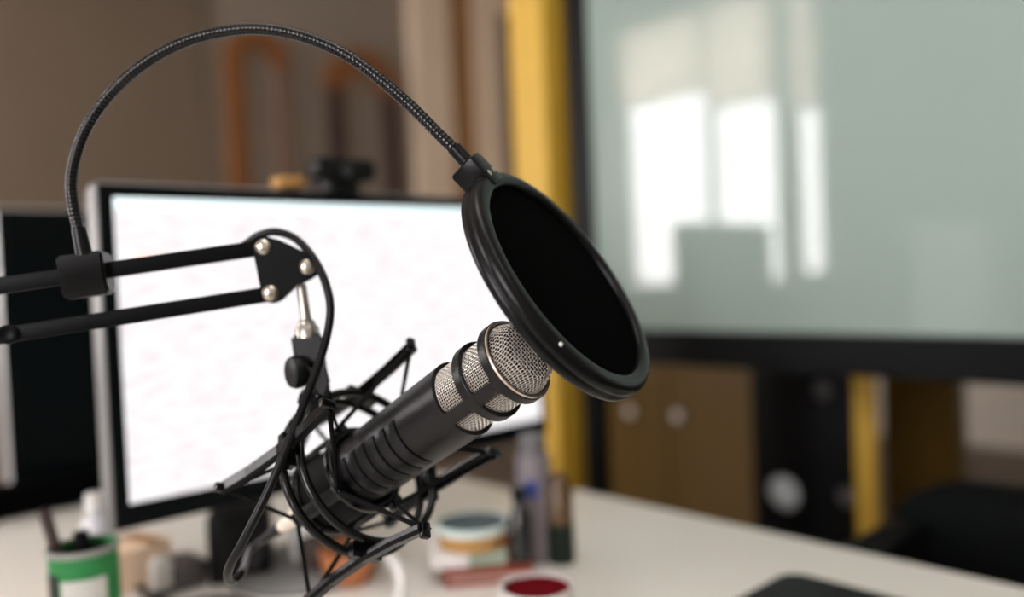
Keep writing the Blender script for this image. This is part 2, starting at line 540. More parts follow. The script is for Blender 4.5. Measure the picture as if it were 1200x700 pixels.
def arch(name, label, px0, px1, py_top, mlegs, mtop, th, lw):
    zt = py_top; x0, x1 = px0, px1; r = (x1 - x0) / 2; z0 = 1.25
    tt = thing(name, label, 'wall decoration', ((x0 + x1) / 2, FY - .05, z0))
    cz = zt - r
    arc = [(x0 + r - (r - th / 2) * math.cos(PI * k / 24), FY - .035, cz + (r - th / 2) * math.sin(PI * k / 24)) for k in range(25)]
    obj('arch_top', mesh(tube, arc, 1, flat=(.06, th), up=V((0, 0, 1))), mtop, tt, False)
    for x, ml in zip((x0 + th / 2, x1 - th / 2), mlegs):
        obj('upright', spans(((x - lw / 2, FY - .065, z0), (x + lw / 2, FY - .005, cz))), ml, tt, False)
    return tt


arch('wall_arch', 'orange wooden arch with one brown-grey upright on the far wall, nearer the left corner', V((2.2928, 5.1700, 1.8806)).x, V((2.7631, 5.1700, 1.9075)).x, V((2.5690, 5.1700, 2.8410)).z, ('orange_wood', 'door_brown'), 'orange_wood', .13, .12)
arch('wall_arch', 'arch on the far wall with dark uprights and an orange top, behind the webcam', V((3.0165, 5.1700, 1.9220)).x, V((3.6744, 5.1700, 1.9597)).x, V((3.3793, 5.1700, 2.8368)).z, ('dark_wood', 'dark_wood'), 'orange_wood', .19, .13)
for a, b, nm, m_, d_ in ((V((3.7903, 5.1900, 2.6295)), V((4.1363, 5.1900, 2.6735)), 'trim_1', 'cream_trim', .10), (V((4.4153, 5.1900, 2.7091)), V((4.6912, 5.1900, 2.7442)), 'trim_2', 'cream_trim', .08)):
    struct(nm, spans(((a.x, FY - d_, 0), (b.x, FY, ZC))), m_)
a = V((4.1707, 5.2000, 2.6799)); b = V((4.4146, 5.2000, 2.7110))
struct('trim_3', spans(((a.x, FY - .05, 0), (b.x, FY, ZC))), 'strip_wood')
a = V((4.7297, 5.2000, 2.7512)); b = V((6.0134, 5.2000, 2.9147)); zt = V((4.9236, 5.2000, 3.3510)).z
a2 = V((2.1858, 5.1700, 2.4211))
struct('trim_5', spans(((XL + .001, FY - .03, 0), (a2.x, FY, ZC))), 'brown_paint')
dr = bpy.data.objects.new('door_1', None); COL.objects.link(dr); dr.location = ((a.x + b.x) / 2, FY - .03, 0); dr['kind'] = 'structure'
obj('door_leaf', spans(((a.x, FY - .05, 0), (b.x, FY, zt)), bev=.003), 'door_brown', dr, False)
obj('door_handle', spans(((a.x + .06, FY - .10, 1.0), (a.x + .18, FY - .05, 1.02))), 'bolt_steel', dr, False)
struct('trim_4', spans(((a.x - .02, FY - .07, zt), (b.x + .1, FY, ZC))), 'cream_trim')

# ------------------------------------------------------------------ desks
DZ = .74


def desk(name, label, x0, x1, y0, y1):
    t = thing(name, label, 'desk', ((x0 + x1) / 2, (y0 + y1) / 2, 0))
    obj('desk_top', spans(((x0, y0, DZ - .028), (x1, y1, DZ)), bev=.006), 'desk_white', t)
    for x in (x0 + .06, x1 - .06):
        for y in (y0 + .06, y1 - .06):
            obj('leg', spans(((x - .025, y - .025, 0), (x + .025, y + .025, DZ - .0285)), bev=.003), 'desk_steel', t, False)
    return t


desk('desk', 'white desk under the microphone and the lit monitor', -.75, 1.0, .12, .945)
desk('desk', 'white desk behind the lit monitor, carrying the dark screen', -.75, .93, .955, 1.85)


# ------------------------------------------------------------------ monitors
def monitor(label, x0, x1, y, z0, z1, lit, stand_x, bez, chin, case):
    t = thing('computer_monitor', label, 'monitor', (stand_x, y + .05, DZ))
    obj('case', spans(((x0, y, z0), (x1, y + .035, z1)), bev=.012), case, t)
    fr = obj('bezel', spans(((x0 + .004, y - .004, z0 + .004), (x1 - .004, y + .001, z1 - .004)), bev=.002), 'screen_black', t, False)
    sx0, sx1, sz0, sz1 = x0 + bez, x1 - bez, z0 + chin, z1 - bez
    s = obj('screen', spans(((sx0, y - .006, sz0), (sx1, y - .0045, sz1))), 'lit_screen' if lit else 'screen_black', t, False)
    if lit:
        W, H = sx1 - sx0, sz1 - sz0
        yy = (y - .0066, y - .0061)
        obj('toolbar', spans(((sx0, yy[0], sz1 - .012), (sx1, yy[1], sz1))), 'screen_bar', s, False)
        obj('logo_block', spans(((sx0 + .03 * W, yy[0], sz1 - .225 * H), (sx0 + .085 * W, yy[1], sz1 - .185 * H))), 'screen_red', s, False)
    obj('stand_post', spans(((stand_x - .014, y + .036, DZ + .012), (stand_x + .014, y + .075, z0 + .18)), bev=.003), 'stand_silver', t, False)
    obj('stand_base', mesh(lathe, [(0, 0), (.095, 0), (.095, .008), (.085, .012), (0, .012)], 48, Matrix.Translation((stand_x, y + .06, DZ))), 'silver_case', t)
    return t


a = V((0.2513, 0.8900, 1.2176)); b = V((0.8806, 0.8900, 1.1321)); c = V((0.2470, 0.8900, 0.8552))
monitor('lit computer monitor with a white screen, black bezel and silver case', a.x, b.x, .89, c.z, a.z, True, .497, .018, .03, 'silver_case')
a = V((0.2991, 1.6200, 1.2598))
monitor('dark computer screen with a silver edge, on the desk behind', a.x, a.x + .58, 1.62, DZ + .02, a.z, False, a.x + .29, .016, .025, 'bright_case')

t = thing('low_black_bar', 'long low black bar lying under the dark computer screen', 'speaker', (.52, 1.57, DZ))  # low black bar filling the dark band below the screen
obj('bar_body', spans(((.20, 1.53, DZ + .004), (.85, 1.60, DZ + .052)), bev=.01), 'pop_fabric', t)
for x in (.25, .80): obj('foot', spans(((x - .02, 1.54, DZ), (x + .02, 1.59, DZ + .0045))), 'black_rubber', t, False)

q = V((0.4750, 0.9050, 1.2265))
q.z = V((0.4671, 0.8900, 1.2244)).z - .004
tag(obj('sticky_pad', mesh(box, (q.x, .907, q.z + .0055), (.034, .03, .013), None, .004), 'amber_card'), 'small amber-yellow block on top of the lit monitor beside the webcam', 'block')
t = thing('webcam', 'small black webcam clipped on top of the lit monitor', 'webcam', V((0.5474, 0.9050, 1.2213)))
c = V((0.5396, 0.8900, 1.2416))
obj('webcam_body', spans(((c.x - .042, .872, c.z - .012), (c.x + .042, .905, c.z + .016)), bev=.008), 'black_plastic', t)
obj('webcam_lens', mesh(lathe, [(0, .004), (.008, .004), (.010, 0), (0, 0)], 24, axis_matrix((c.x, .872, c.z + .002), (0, -1, 0))), 'dark_glass', t)
zt = V((0.5030, 0.8900, 1.2220)).z
obj('clip', spans(((c.x - .02, .882, c.z - .03), (c.x + .02, .930, c.z - .011)), bev=.003), 'black_plastic', t)

# ------------------------------------------------------------------ things on the desks


def on_desk(q): return V((q.x, q.y, DZ))


o = on_desk(V((0.2158, 0.8545, 0.8949)))
t = thing('pen_pot', 'green and white printed can used as a pen pot', 'pen pot', o)
M = Matrix.Translation(o); r = .0305
obj('can', mesh(lathe, [(0, .001), (r, 0), (r, .118), (r + .0012, .119), (r + .0012, .1219), (r - .0005, .122), (r - .0010, .116), (r - .0010, .003), (0, .003)], 40, M), 'green_label', t)
obj('can_inside', mesh(lathe, [(r - .0011, .117), (r - .0017, .117), (r - .0017, .004), (0, .004), (0, .0032), (r - .0011, .0032)], 40, M), 'dark_green', t)
obj('can_rim', mesh(lathe, [(r + .0013, .1185), (r + .0020, .1200), (r + .0013, .1235), (r - .0008, .1240), (r - .0008, .1222), (r + .0013, .1222)], 40, M, True), 'rim_metal', t)


def patch(bm, r, a0, a1, z0, z1, M, n=14):
    A, B = [], []
    for k in range(n + 1):
        g = a0 + (a1 - a0) * k / n
        A.append(bm.verts.new(M @ V((r * math.cos(g), r * math.sin(g), z0)))); B.append(bm.verts.new(M @ V((r * math.cos(g), r * math.sin(g), z1))))
    for k in range(n): bm.faces.new((A[k], A[k + 1], B[k + 1], B[k]))


back = math.atan2(-o.y, -o.x)        # the side of the can that looks at the room's camera end
obj('paper_label', mesh(patch, r + .0004, back - .70, back + .62, .004, .098, M), 'white_label', t)
obj('printed_mark', mesh(patch, r + .0008, back - .34, back + .22, .045, .076, M), 'grey_ink', t)
obj('dark_panel', mesh(patch, r + .0004, back - 1.6, back - .78, .004, .104, M), 'dark_green', t)  # dark green panel on one side of the can
Lr = V((.736, -.677, 0)); Dp = V((.677, .736, 0))      # along and across the row of pens
q = o + V((0, 0, .02))
tag(obj('pen', mesh(rod, q + V((0, 0, .0)), q + V((0, 0, .138)) - Lr * .036, .0050, 12, .0058), 'pen_brown'), 'dark brown pen leaning left out of the green can', 'pen')
tag(obj('marker', mesh(rod, q + Dp * .012 - Lr * .002, q + Dp * .016 - Lr * .010 + V((0, 0, .112)), .0075, 12), 'black_plastic'), 'short black marker standing in the green can', 'marker')
q2 = on_desk(V((0.2550, 0.9535, 0.8679)))
t = thing('plastic_bottle', 'small clear whitish plastic bottle behind the green can', 'bottle', q2)
M = Matrix.Translation(q2)
obj('bottle_body', mesh(lathe, [(0, 0), (.017, 0), (.019, .01), (.019, .10), (.014, .118), (.008, .125), (.008, .13), (0, .13)], 32, M), 'clear_plastic', t)
obj('cap', mesh(lathe, [(0, .1305), (.010, .1305), (.010, .148), (0, .148)], 24, M), 'white_plastic', t)

# carton, white bottle lying, grey box beneath the monitor
q = V((0.3315, 1.0491, 0.7400))
t = thing('carton', 'cream cardboard carton with brown tape under the lit monitor', 'box', q)
M = Matrix.Translation(q) @ Matrix.Rotation(.25, 4, 'Z')
obj('carton_body', mesh(box, (-.006, .03, .026), (.085, .07, .051), M, .002), 'cream_card', t, False)
obj('tape', mesh(box, (.016, .03, .0518), (.022, .0705, .001), M), 'brown_tape', t, False)
q = V((0.3375, 1.0053, 0.7400))
t = thing('white_tube', 'white rounded plastic tube standing in front of the cream carton', 'tube', q)
M = Matrix.Translation(q)
obj('tube_body', mesh(lathe, [(0, 0), (.012, 0), (.0135, .004), (.0135, .034), (.011, .042), (.006, .046), (0, .047)], 28, M), 'white_plastic', t)
obj('tube_cap', mesh(lathe, [(.0136, .001), (.0142, .001), (.0142, .010), (.0136, .010)], 28, M, True), 'grey_plastic', t)
q = V((0.3670, 0.9998, 0.7400))
t = thing('power_adapter', 'grey power adapter lying right of the cream carton', 'adapter', q)
M = Matrix.Translation(q) @ Matrix.Rotation(.1, 4, 'Z')
obj('adapter_body', mesh(box, (0, .02, .017), (.045, .05, .033), M, .005), 'grey_plastic', t)
obj('adapter_plug', mesh(box, (.027, .02, .017), (.012, .02, .014), M, .003), 'black_plastic', t)
q = V((0.4121, 0.9561, 0.7400))
t = thing('desk_speaker', 'small black loudspeaker leaning back under the lit monitor', 'speaker', q)
M = Matrix.Translation(q) @ Matrix.Rotation(-.5, 4, 'Z')
obj('cabinet', mesh(box, (0, .04, .045), (.075, .07, .088), M, .008), 'black_plastic', t)
M2 = M @ Matrix.Translation((0, .004, .045)) @ Matrix.Rotation(PI / 2, 4, 'X')
obj('cone', mesh(lathe, [(0, -.003), (.012, 0), (.026, .003), (.029, .004), (.029, 0), (0, -.004)], 32, M2), 'black_rubber', t)
q = V((0.4923, 0.8474, 0.7400))
t = thing('terracotta_bowl', 'small orange-brown bowl on the desk below the shock mount', 'bowl', q)
M = Matrix.Translation(q + V((.02, .02, 0)))
obj('bowl_shell', mesh(lathe, [(0, 0), (.022, 0), (.034, .02), (.037, .042), (.034, .042), (.030, .022), (.018, .008), (0, .007)], 36, M), 'terracotta', t)
obj('filling', mesh(lathe, [(.031, .028), (.02, .033), (0, .035), (0, .026), (.028, .022)], 30, M), 'dark_brown', t)
q = V((0.5253, 0.9123, 0.7400))
t = thing('leather_pouch', 'dark brown leather pouch standing behind the orange-brown bowl', 'pouch', q)
M = Matrix.Translation(q) @ Matrix.Rotation(.4, 4, 'Z')
obj('pouch_body', mesh(box, (0, .02, .0255), (.085, .034, .050), M, .010, 3), 'dark_brown', t)
obj('flap', mesh(box, (0, .0015, .036), (.078, .004, .022), M, .0015), 'dark_brown', t)
pts = [V((0.3170, 1.1390, 0.7440)), V((0.3254, 1.0922, 0.7440)), V((0.3199, 0.9906, 0.7440)), V((0.3395, 0.9456, 0.7440)), V((0.3728, 0.9301, 0.7440)), V((0.3933, 0.8916, 0.7440)), V((0.3950, 0.8400, 0.7440))]
tag(obj('power_cable', mesh(tube, spline(pts, 8), .004, 10), 'black_rubber'), 'black power cable snaking across the desk in front of the cream carton', 'cable')
pts = [V((0.5729, 0.9515, 0.7500)), V((0.5502, 0.8602, 0.7700)), V((0.5094, 0.7647, 0.7850)), V((0.5016, 0.7448, 0.7700)), V((0.5018, 0.7602, 0.7460)), V((0.4683, 0.7632, 0.7460))]
tag(obj('charging_cable', mesh(tube, spline(pts, 8), .0055, 10), 'white_plastic'), 'thick white cable looping on the desk right of the bowl', 'cable')

# books and tin
q = V((0.6242, 0.7613, 0.7400))
M = Matrix.Translation(q) @ Matrix.Rotation(-.62, 4, 'Z')


def book(label, name, M, c, s, m_cover):
    t = thing(name, label, 'book', M @ V((c[0], c[1], c[2] - s[2] / 2)))
    obj('pages', mesh(box, c, (s[0] - .010, s[1] - .010, s[2] - .011), M), 'paper_edge', t, False)
    for k in (-1, 1): obj('cover', mesh(box, (c[0], c[1], c[2] + k * (s[2] / 2 - .003)), (s[0], s[1], .006), M), m_cover, t, False)
    obj('spine', mesh(box, (c[0] - s[0] / 2 + .001, c[1], c[2]), (.002, s[1], s[2] - .0121), M), m_cover, t, False)
    return t


book('red-brown book lying under the green and white box', 'book', M, (.012, .035, .0085), (.105, .13, .017), 'red_cover')
t = thing('card_box', 'flat white and green box lying on the red-brown book', 'box', M @ V((0, .03, .0175)))
obj('box_base', mesh(box, (-.034, .035, .0268), (.046, .105, .0185), M, .0015), 'white_plastic', t, False)
obj('box_sleeve', mesh(box, (.012, .035, .0268), (.0455, .105, .0185), M, .0015), 'green_card', t, False)
o = on_desk(V((0.6280, 0.7719, 0.8165))); o.z = DZ + .0378
t = thing('round_tin', 'round copper tin with a grey-teal lid on top of the book stack', 'tin', o)
M = Matrix.Translation(o)
obj('tin_body', mesh(lathe, [(0, 0), (.041, 0), (.0425, .002), (.0425, .019), (0, .019)], 48, M), 'copper_tin', t)
obj('lid_rim', mesh(lathe, [(.0428, .0185), (.044, .0185), (.044, .027), (.042, .0275), (.0415, .0185)], 48, M, True), 'pale_teal', t)
obj('lid', mesh(lathe, [(0, .024), (.039, .024), (.0414, .0265), (.0414, .0200), (0, .0200)], 48, M), 'teal_lid', t)

# bottles
o = on_desk(V((0.7121, 0.7484, 0.8017)))
t = thing('spray_can', 'grey-mauve spray can with a blue mark on the desk edge', 'spray can', o)
M = Matrix.Translation(o); bk = math.atan2(-o.y, -o.x)
obj('can_body', mesh(lathe, [(0, 0), (.0215, 0), (.022, .003), (.022, .128), (.020, .134), (.0165, .137), (0, .137)], 40, M), 'mauve_label', t)
obj('spray_cap', mesh(lathe, [(0, .1375), (.0175, .1375), (.0170, .157), (.015, .160), (0, .160)], 32, M), 'grey_plastic', t)
obj('blue_mark', mesh(patch, .0224, bk - .55, bk + .25, .085, .106, M), 'blue_mark', t)
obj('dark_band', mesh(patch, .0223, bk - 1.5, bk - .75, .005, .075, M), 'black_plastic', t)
o = on_desk(V((0.6634, 0.7257, 0.8169)))
t = thing('dark_bottle', 'small dark glass bottle left of the grey-mauve spray can', 'bottle', o)
M = Matrix.Translation(o)
obj('bottle_body', mesh(lathe, [(0, 0), (.010, 0), (.013, .003), (.013, .07), (.007, .084), (.007, .093), (0, .093)], 28, M), 'dark_glass', t)
obj('cap', mesh(lathe, [(0, .0935), (.0085, .0935), (.0085, .106), (0, .106)], 24, M), 'black_plastic', t)
o = on_desk(V((0.7282, 0.7201, 0.8032)))
t = thing('amber_jar', 'dark green jar with an amber upper half right of the spray can', 'jar', o)
M = Matrix.Translation(o)
obj('jar_base', mesh(lathe, [(0, 0), (.0165, 0), (.0175, .003), (.0175, .05), (0, .05)], 32, M), 'dark_green', t)
obj('jar_top', mesh(lathe, [(0, .0503), (.0170, .0503), (.0165, .095), (.010, .105), (.010, .112), (0, .112)], 32, M), 'amber_glass', t)
o = on_desk(V((0.5363, 0.5660, 0.8749)))
t = thing('candle_jar', 'pale round cup filled with dark red wax, nearest the desk front', 'candle', o)
M = Matrix.Translation(o)
obj('cup', mesh(lathe, [(0, 0), (.030, 0), (.034, .004), (.037, .062), (.0365, .064), (.0335, .064), (.0325, .05), (.030, .006), (0, .006)], 48, M), 'cup_pale', t)
obj('wax', mesh(lathe, [(0, .060), (.030, .0600), (.0325, .0605), (.0325, .051), (0, .051)], 48, M), 'red_wax', t)
c = V((0.8532, 0.4780, 0.7520))
t = thing('tablet', 'black tablet lying flat on the white desk', 'tablet', (c.x - .13, c.y - .10, DZ))


def rrect(x0, x1, y0, y1, r, n=6):
    out = []
    for cx, cy, a0 in ((x1 - r, y1 - r, 0), (x0 + r, y1 - r, PI / 2), (x0 + r, y0 + r, PI), (x1 - r, y0 + r, 3 * PI / 2)):
        for k in range(n + 1):
            g = a0 + PI / 2 * k / n; out.append((cx + r * math.cos(g), cy + r * math.sin(g)))
    return out


obj('tablet_body', mesh(prism, rrect(c.x - .26, c.x, c.y - .20, c.y, .022), DZ + .0005, DZ + .011), 'black_plastic', t)
obj('tablet_glass', mesh(prism, rrect(c.x - .255, c.x - .005, c.y - .195, c.y - .005, .018), DZ + .0111, DZ + .0122), 'screen_black', t, False)

# ------------------------------------------------------------------ black office chair beyond the desk
t = thing('office_chair', 'black office chair pushed against the far side of the desk, below the board', 'chair', (1.26, .30, 0))
Mx = Matrix.Translation((1.26, .30, 0))
prof_ = [(.10, .30), (.21, .30), (.285, .40), (.27, .445), (.20, .482), (-.02, .49), (-.20, .475), (-.28, .43), (-.285, .36), (-.21, .30)]
MB = Mx @ Matrix.Translation((.14, 0, .28)) @ Matrix(((0, 0, 1, 0), (1, 0, 0, 0), (0, 1, 0, 0), (0, 0, 0, 1)))
obj('backrest', mesh(prism, [(y, z - .02) for y, z in prof_], -.03, .03, MB, .012), 'chair_black', t)
obj('seat', mesh(box, (0, 0, .46), (.46, .46, .08), Mx, .03, 3), 'chair_black', t)
obj('gas_column', mesh(lathe, [(0, .09), (.03, .09), (.03, .25), (.02, .25), (.02, .42), (0, .42)], 24, Mx), 'black_plastic', t)
obj('back_support', mesh(box, (.20, 0, .50), (.02, .08, .26), Mx, .005), 'black_plastic', t)
for k in range(5):
    g = 2 * PI * k / 5 + .3
    e = V((.24 * math.cos(g), .24 * math.sin(g), .075))
    l = obj('base_spoke', mesh(tube, [Mx @ V((.02 * math.cos(g), .02 * math.sin(g), .10)), Mx @ e], 1, flat=(.045, .03)), 'black_plastic', t, False)
    obj('caster', mesh(lathe, [(0, -.012), (.028, -.012), (.028, .012), (0, .012)], 20, Mx @ Matrix.Translation((e.x, e.y, .028)) @ Matrix.Rotation(g, 4, 'Z') @ Matrix.Rotation(PI / 2, 4, 'X')), 'black_rubber', l)
for s in (-1, 1):
    a_ = obj('armrest', mesh(box, (.03, s * .25, .66), (.28, .06, .035), Mx, .012, 3), 'black_plastic', t)
    obj('armrest_post', mesh(box, (.05, s * .245, .56), (.05, .03, .18), Mx, .005), 'black_plastic', a_)

# ------------------------------------------------------------------ the microphone
MF = V((0.3223, 0.3476, 1.0528))
A = V((0.16008, -0.84932, 0.50302))
pd = V((0.41120, -0.40584, -0.81621))
X_ = -(pd - A * pd.dot(A)).normalized(); Y_ = A.cross(X_)
MM = Matrix(((X_.x, Y_.x, A.x, MF.x), (X_.y, Y_.y, A.y, MF.y), (X_.z, Y_.z, A.z, MF.z), (0, 0, 0, 1)))


def mp(phi, r, z):                   # a point about the microphone's axis; phi from the open side towards below
    return MM @ V((-r * math.sin(phi), r * math.cos(phi), z))


mic = thing('microphone', 'black broadcast microphone with silver mesh head held in the shock mount', 'microphone', mp(0, 0, -.1))
mm = .001


def mic_body(bm):
    zs = []; z = -50.5
    while z > -152: zs.append(z); z -= .5
    while z > -196: zs.append(z); z -= 2
    nphi = 240
    gz = [-89 - 11 * k for k in range(6)]
    rings = []
    for z in zs:
        r0 = 25.0 - (abs(z) - 40) / 156 * 1.6
        ring = []
        for k in range(nphi):
            ph = -PI + 2 * PI * k / nphi; dg = math.degrees(ph)
            dep = 0
            for g in gz:
                u = z - g
                wd = 1.0 if abs(u) <= 1.0 else ((1 - (abs(u) - 1.0) / .5) if abs(u) < 1.5 else 0) * 1.0
                if -5.3 < u < -1.0: wd = max(wd, .30 * (1 - (-u - 1.0) / 4.3))
                dep = max(dep, wd)
            mk = max(0, min(1, (dg + 39) / 2)) * max(0, min(1, (57 - dg) / 2))
            ring.append(bm.verts.new(mp(ph, (r0 - 3.0 * dep * mk) * mm, z * mm)))
        rings.append(ring)
    for Ra, Rb in zip(rings, rings[1:]):
        for k in range(nphi): bm.faces.new((Ra[k], Ra[(k + 1) % nphi], Rb[(k + 1) % nphi], Rb[k]))
    tail = [bm.verts.new(v) for v in [mp(-PI + 2 * PI * k / nphi, .020, -.206) for k in range(nphi)]]
    for k in range(nphi): bm.faces.new((rings[-1][k], rings[-1][(k + 1) % nphi], tail[(k + 1) % nphi], tail[k]))
    bm.faces.new(tail)


obj('body', mesh(mic_body), 'mic_body', mic, True, 30)


def mic_cage(bm):
    nphi, nz = 400, 130
    zs = [0.0 - 51.0 * k / nz for k in range(nz + 1)]

    def rad(z):
        if z > -6.5: r = 26.0
        elif z > -8: r = 26 - (abs(z) - 6.5) / 1.5 * 1.2
        elif z > -23: r = 24.8
        elif z > -24.5: r = 24.8 + (abs(z) - 23) / 1.5 * .6
        elif z > -30: r = 25.4
        else: r = 25.4 - min(1, (abs(z) - 30) / 1.5) * .5
        if z > -.7: r -= (.7 - abs(z)) * .9
        return r

    def rr_in(u, v, hu, hv, c):
        du, dv = abs(u) - (hu - c), abs(v) - (hv - c)
        if du <= 0 or dv <= 0: return abs(u) < hu and abs(v) < hv
        return du * du + dv * dv < c * c
    posts = [9, 189]

    def hole(dg, z):
        for pst in posts:
            cc = pst + 90
            u = ((dg - cc + 180) % 360 - 180) / 180 * PI * 25
            hu = (90 - 9.5) / 180 * PI * 25
            if rr_in(u, z + 15.2, hu, 8.8, 2.6) or rr_in(u, z + 39.8, hu, 9.6, 3.4): return True
        return False
    for ro_, rev in ((0, False), (-2.6, True)):
        g = [[bm.verts.new(mp(math.radians(360 * k / nphi), (rad(z) + ro_) * mm, z * mm)) for k in range(nphi)] for z in zs]
        if not rev: outer = g
        else: inner = g
    keep = [[not hole(360 * (k + .5) / nphi, (zs[i] + zs[i + 1]) / 2) for k in range(nphi)] for i in range(nz)]
    for i in range(nz):
        for k in range(nphi):
            if not keep[i][k]: continue
            k1 = (k + 1) % nphi
            bm.faces.new((outer[i][k], outer[i][k1], outer[i + 1][k1], outer[i + 1][k]))
            bm.faces.new((inner[i][k1], inner[i][k], inner[i + 1][k], inner[i + 1][k1]))
            if i == 0 or not keep[i - 1][k]: bm.faces.new((outer[i][k1], outer[i][k], inner[i][k], inner[i][k1]))
            if i == nz - 1 or not keep[i + 1][k]: bm.faces.new((outer[i + 1][k], outer[i + 1][k1], inner[i + 1][k1], inner[i + 1][k]))
            if not keep[i][k - 1]: bm.faces.new((outer[i][k], outer[i + 1][k], inner[i + 1][k], inner[i][k]))
            if not keep[i][k1]: bm.faces.new((outer[i + 1][k1], outer[i][k1], inner[i][k1], inner[i + 1][k1]))
    loose = [v for v in bm.verts if not v.link_faces]
    bmesh.ops.delete(bm, geom=loose, context='VERTS')


obj('head_cage', mesh(mic_cage), 'mic_body', mic, True, 35)
obj('front_rim', mesh(lathe, [(23.2 * mm, -.0012), (23.4 * mm, .0004), (24.2 * mm, .0013), (25.2 * mm, .0010), (25.5 * mm, -.0002), (24 * mm, -.0016)], 96, MM, True), 'mic_rim', mic)


def dome_h(r, R_=23.0, H=12.0):
    u = min(1, r / R_)
    a = H * (1 - .10 * (u / .8) ** 2.5)
    b = (1 - u) / .2 * H * .9
    k = 1.6
    h = max(0, min(1, .5 + .5 * (b - a) / k))
    return max(0, b * (1 - h) + a * h - k * h * (1 - h))


DOME = [(0.0, 0.0, dome_h(0))]
for _i in range(1, 461):
    _r = 22.8 * _i / 460; _h = dome_h(_r, 22.8)
    DOME.append((DOME[-1][0] + math.hypot(_r - DOME[-1][1], _h - DOME[-1][2]), _r, _h))


def dome_at(sv):                     # radius and height at an arc length from the dome's pole
    lo_, hi_ = 0, len(DOME) - 1
    while hi_ - lo_ > 1:
        m_ = (lo_ + hi_) // 2
        if DOME[m_][0] < sv: lo_ = m_
        else: hi_ = m_
    a_, b_ = DOME[lo_], DOME[hi_]
    t_ = min(1, (sv - a_[0]) / (b_[0] - a_[0]))
    return a_[1] + (b_[1] - a_[1]) * t_, a_[2] + (b_[2] - a_[2]) * t_


def dome_wires(bm):
    wr, S = .225, DOME[-1][0]
    pitches = (1.8, 2.5)
    ang = math.radians(4)
    ca, sa = math.cos(ang), math.sin(ang)
    for d in (0, 1):
        pitch, other = pitches[d], pitches[1 - d]
        n = int(S / pitch)
        for i in range(-n, n + 1):
            u = i * pitch; half = math.sqrt(max(0, S * S - u * u))
            if half < 2: continue
            k = max(8, int(2 * half / other * 4)); pts = []
            for j in range(k + 1):
                v = -half + 2 * half * j / k
                wv = .36 * math.cos(PI * v / other) * (1 if (i + d) % 2 else -1)
                x, y = (u, v) if d == 0 else (v, u)
                x, y = ca * x - sa * y, sa * x + ca * y
                sv = math.hypot(x, y)
                if sv < 1e-6: sv = 1e-6
                r, h = dome_at(sv)
                pts.append(mp(math.atan2(-x, y), r * mm, (h + wv - .4) * mm))
            tube(bm, pts, wr * mm, 5, cap=False)


o = obj('front_mesh', mesh(dome_wires), 'grille_wire', mic, True, 60); o['kind'] = 'stuff'


def side_wires(bm):
    r0, wr, pitch = 21.8, .215, 1.66
    nphi = int(2 * PI * r0 / pitch) // 2 * 2
    zs = [-4.5 - pitch * k for k in range(29)]
    for k in range(nphi):
        ph = 2 * PI * k / nphi; pts = []
        for j in range(29 * 3):
            z = -4.0 - (pitch * 29) * j / 86
            pts.append(mp(ph, (r0 + .32 * math.cos(PI * (z + 4.5) / pitch + PI * (k % 2))) * mm, z * mm))
        tube(bm, pts, wr * mm, 5, cap=False)
    for j, z in enumerate(zs):
        pts = []
        for k in range(nphi * 3):
            ph = 2 * PI * k / (nphi * 3)
            pts.append(mp(ph, (r0 - .32 * math.cos(PI * k / 3 + PI * (j % 2))) * mm, z * mm))
        tube(bm, pts, wr * mm, 5, closed=True)


o = obj('side_mesh', mesh(side_wires), 'grille_wire', mic, True, 60); o['kind'] = 'stuff'
obj('inner_core', mesh(lathe, [(0, .0088), (.009, .0087), (.015, .0080), (.017, .0070), (.0195, .0010), (.0205, -.003), (.0198, -.005), (.0198, -.052), (0, -.052)], 48, MM), 'grille_core', mic)

# ------------------------------------------------------------------ shock mount
sm = thing('shock_mount', 'black elastic shock mount cradling the microphone', 'shock mount', mp(0, 0, -.159))


def ring_pts(r, z, n=72, a0=0, a1=2 * PI):
    return [mp(a0 + (a1 - a0) * k / n, r, z) for k in range(n)]


for z, r, nm in ((-.166, .056, 'outer_ring'), (-.148, .054, 'outer_ring')):
    obj(nm, mesh(tube, ring_pts(r, z), .0030, 10, closed=True), 'mount_black', sm)
RA = .066
tips = {}
for nm, ph in (('a', -PI / 4), ('n', PI / 4), ('r', 3 * PI / 4), ('t', -3 * PI / 4)):
    f_, b_ = mp(ph, RA, -.096), mp(ph, RA + .002, -.222)
    tips[nm] = (f_, b_)
    rad_dir = (mp(ph, 1, 0) - mp(ph, 0, 0)).normalized()
    bar = obj('arm', mesh(sweep, [f_, mp(ph, RA - .003, -.125), mp(ph, RA - .004, -.159), mp(ph, RA - .002, -.195), b_], [(-.0054, -.001), (-.0040, .0002), (-.0030, .0022), (.0030, .0030), (.0052, .0010), (.0054, -.002), (.0020, -.0036), (-.0020, -.0036)], rad_dir), 'mount_arm', sm, False)
    obj('arm_bracket', mesh(tube, [mp(ph, .053, -.157), mp(ph, RA - .003, -.157)], 1, flat=(.022, .006), up=A), 'mount_black', bar, False)
    for e, s in ((f_, 1), (b_, -1)):
        obj('band_hook', mesh(box, (0, 0, 0), (.010, .006, .0045), axis_matrix(e + rad_dir * .001, A * s, rad_dir), .001), 'mount_black', bar)
for z in (-.156, -.198):
    obj('inner_ring', mesh(tube, ring_pts(.0275, z), .0034, 10, closed=True), 'mount_black', sm)
obj('cradle_sleeve', mesh(lathe, [(.0245, -.202), (.0262, -.200), (.0262, -.158), (.0245, -.156)], 64, MM, True), 'elastic', sm)
mids = [0, PI / 2, PI, -PI / 2]
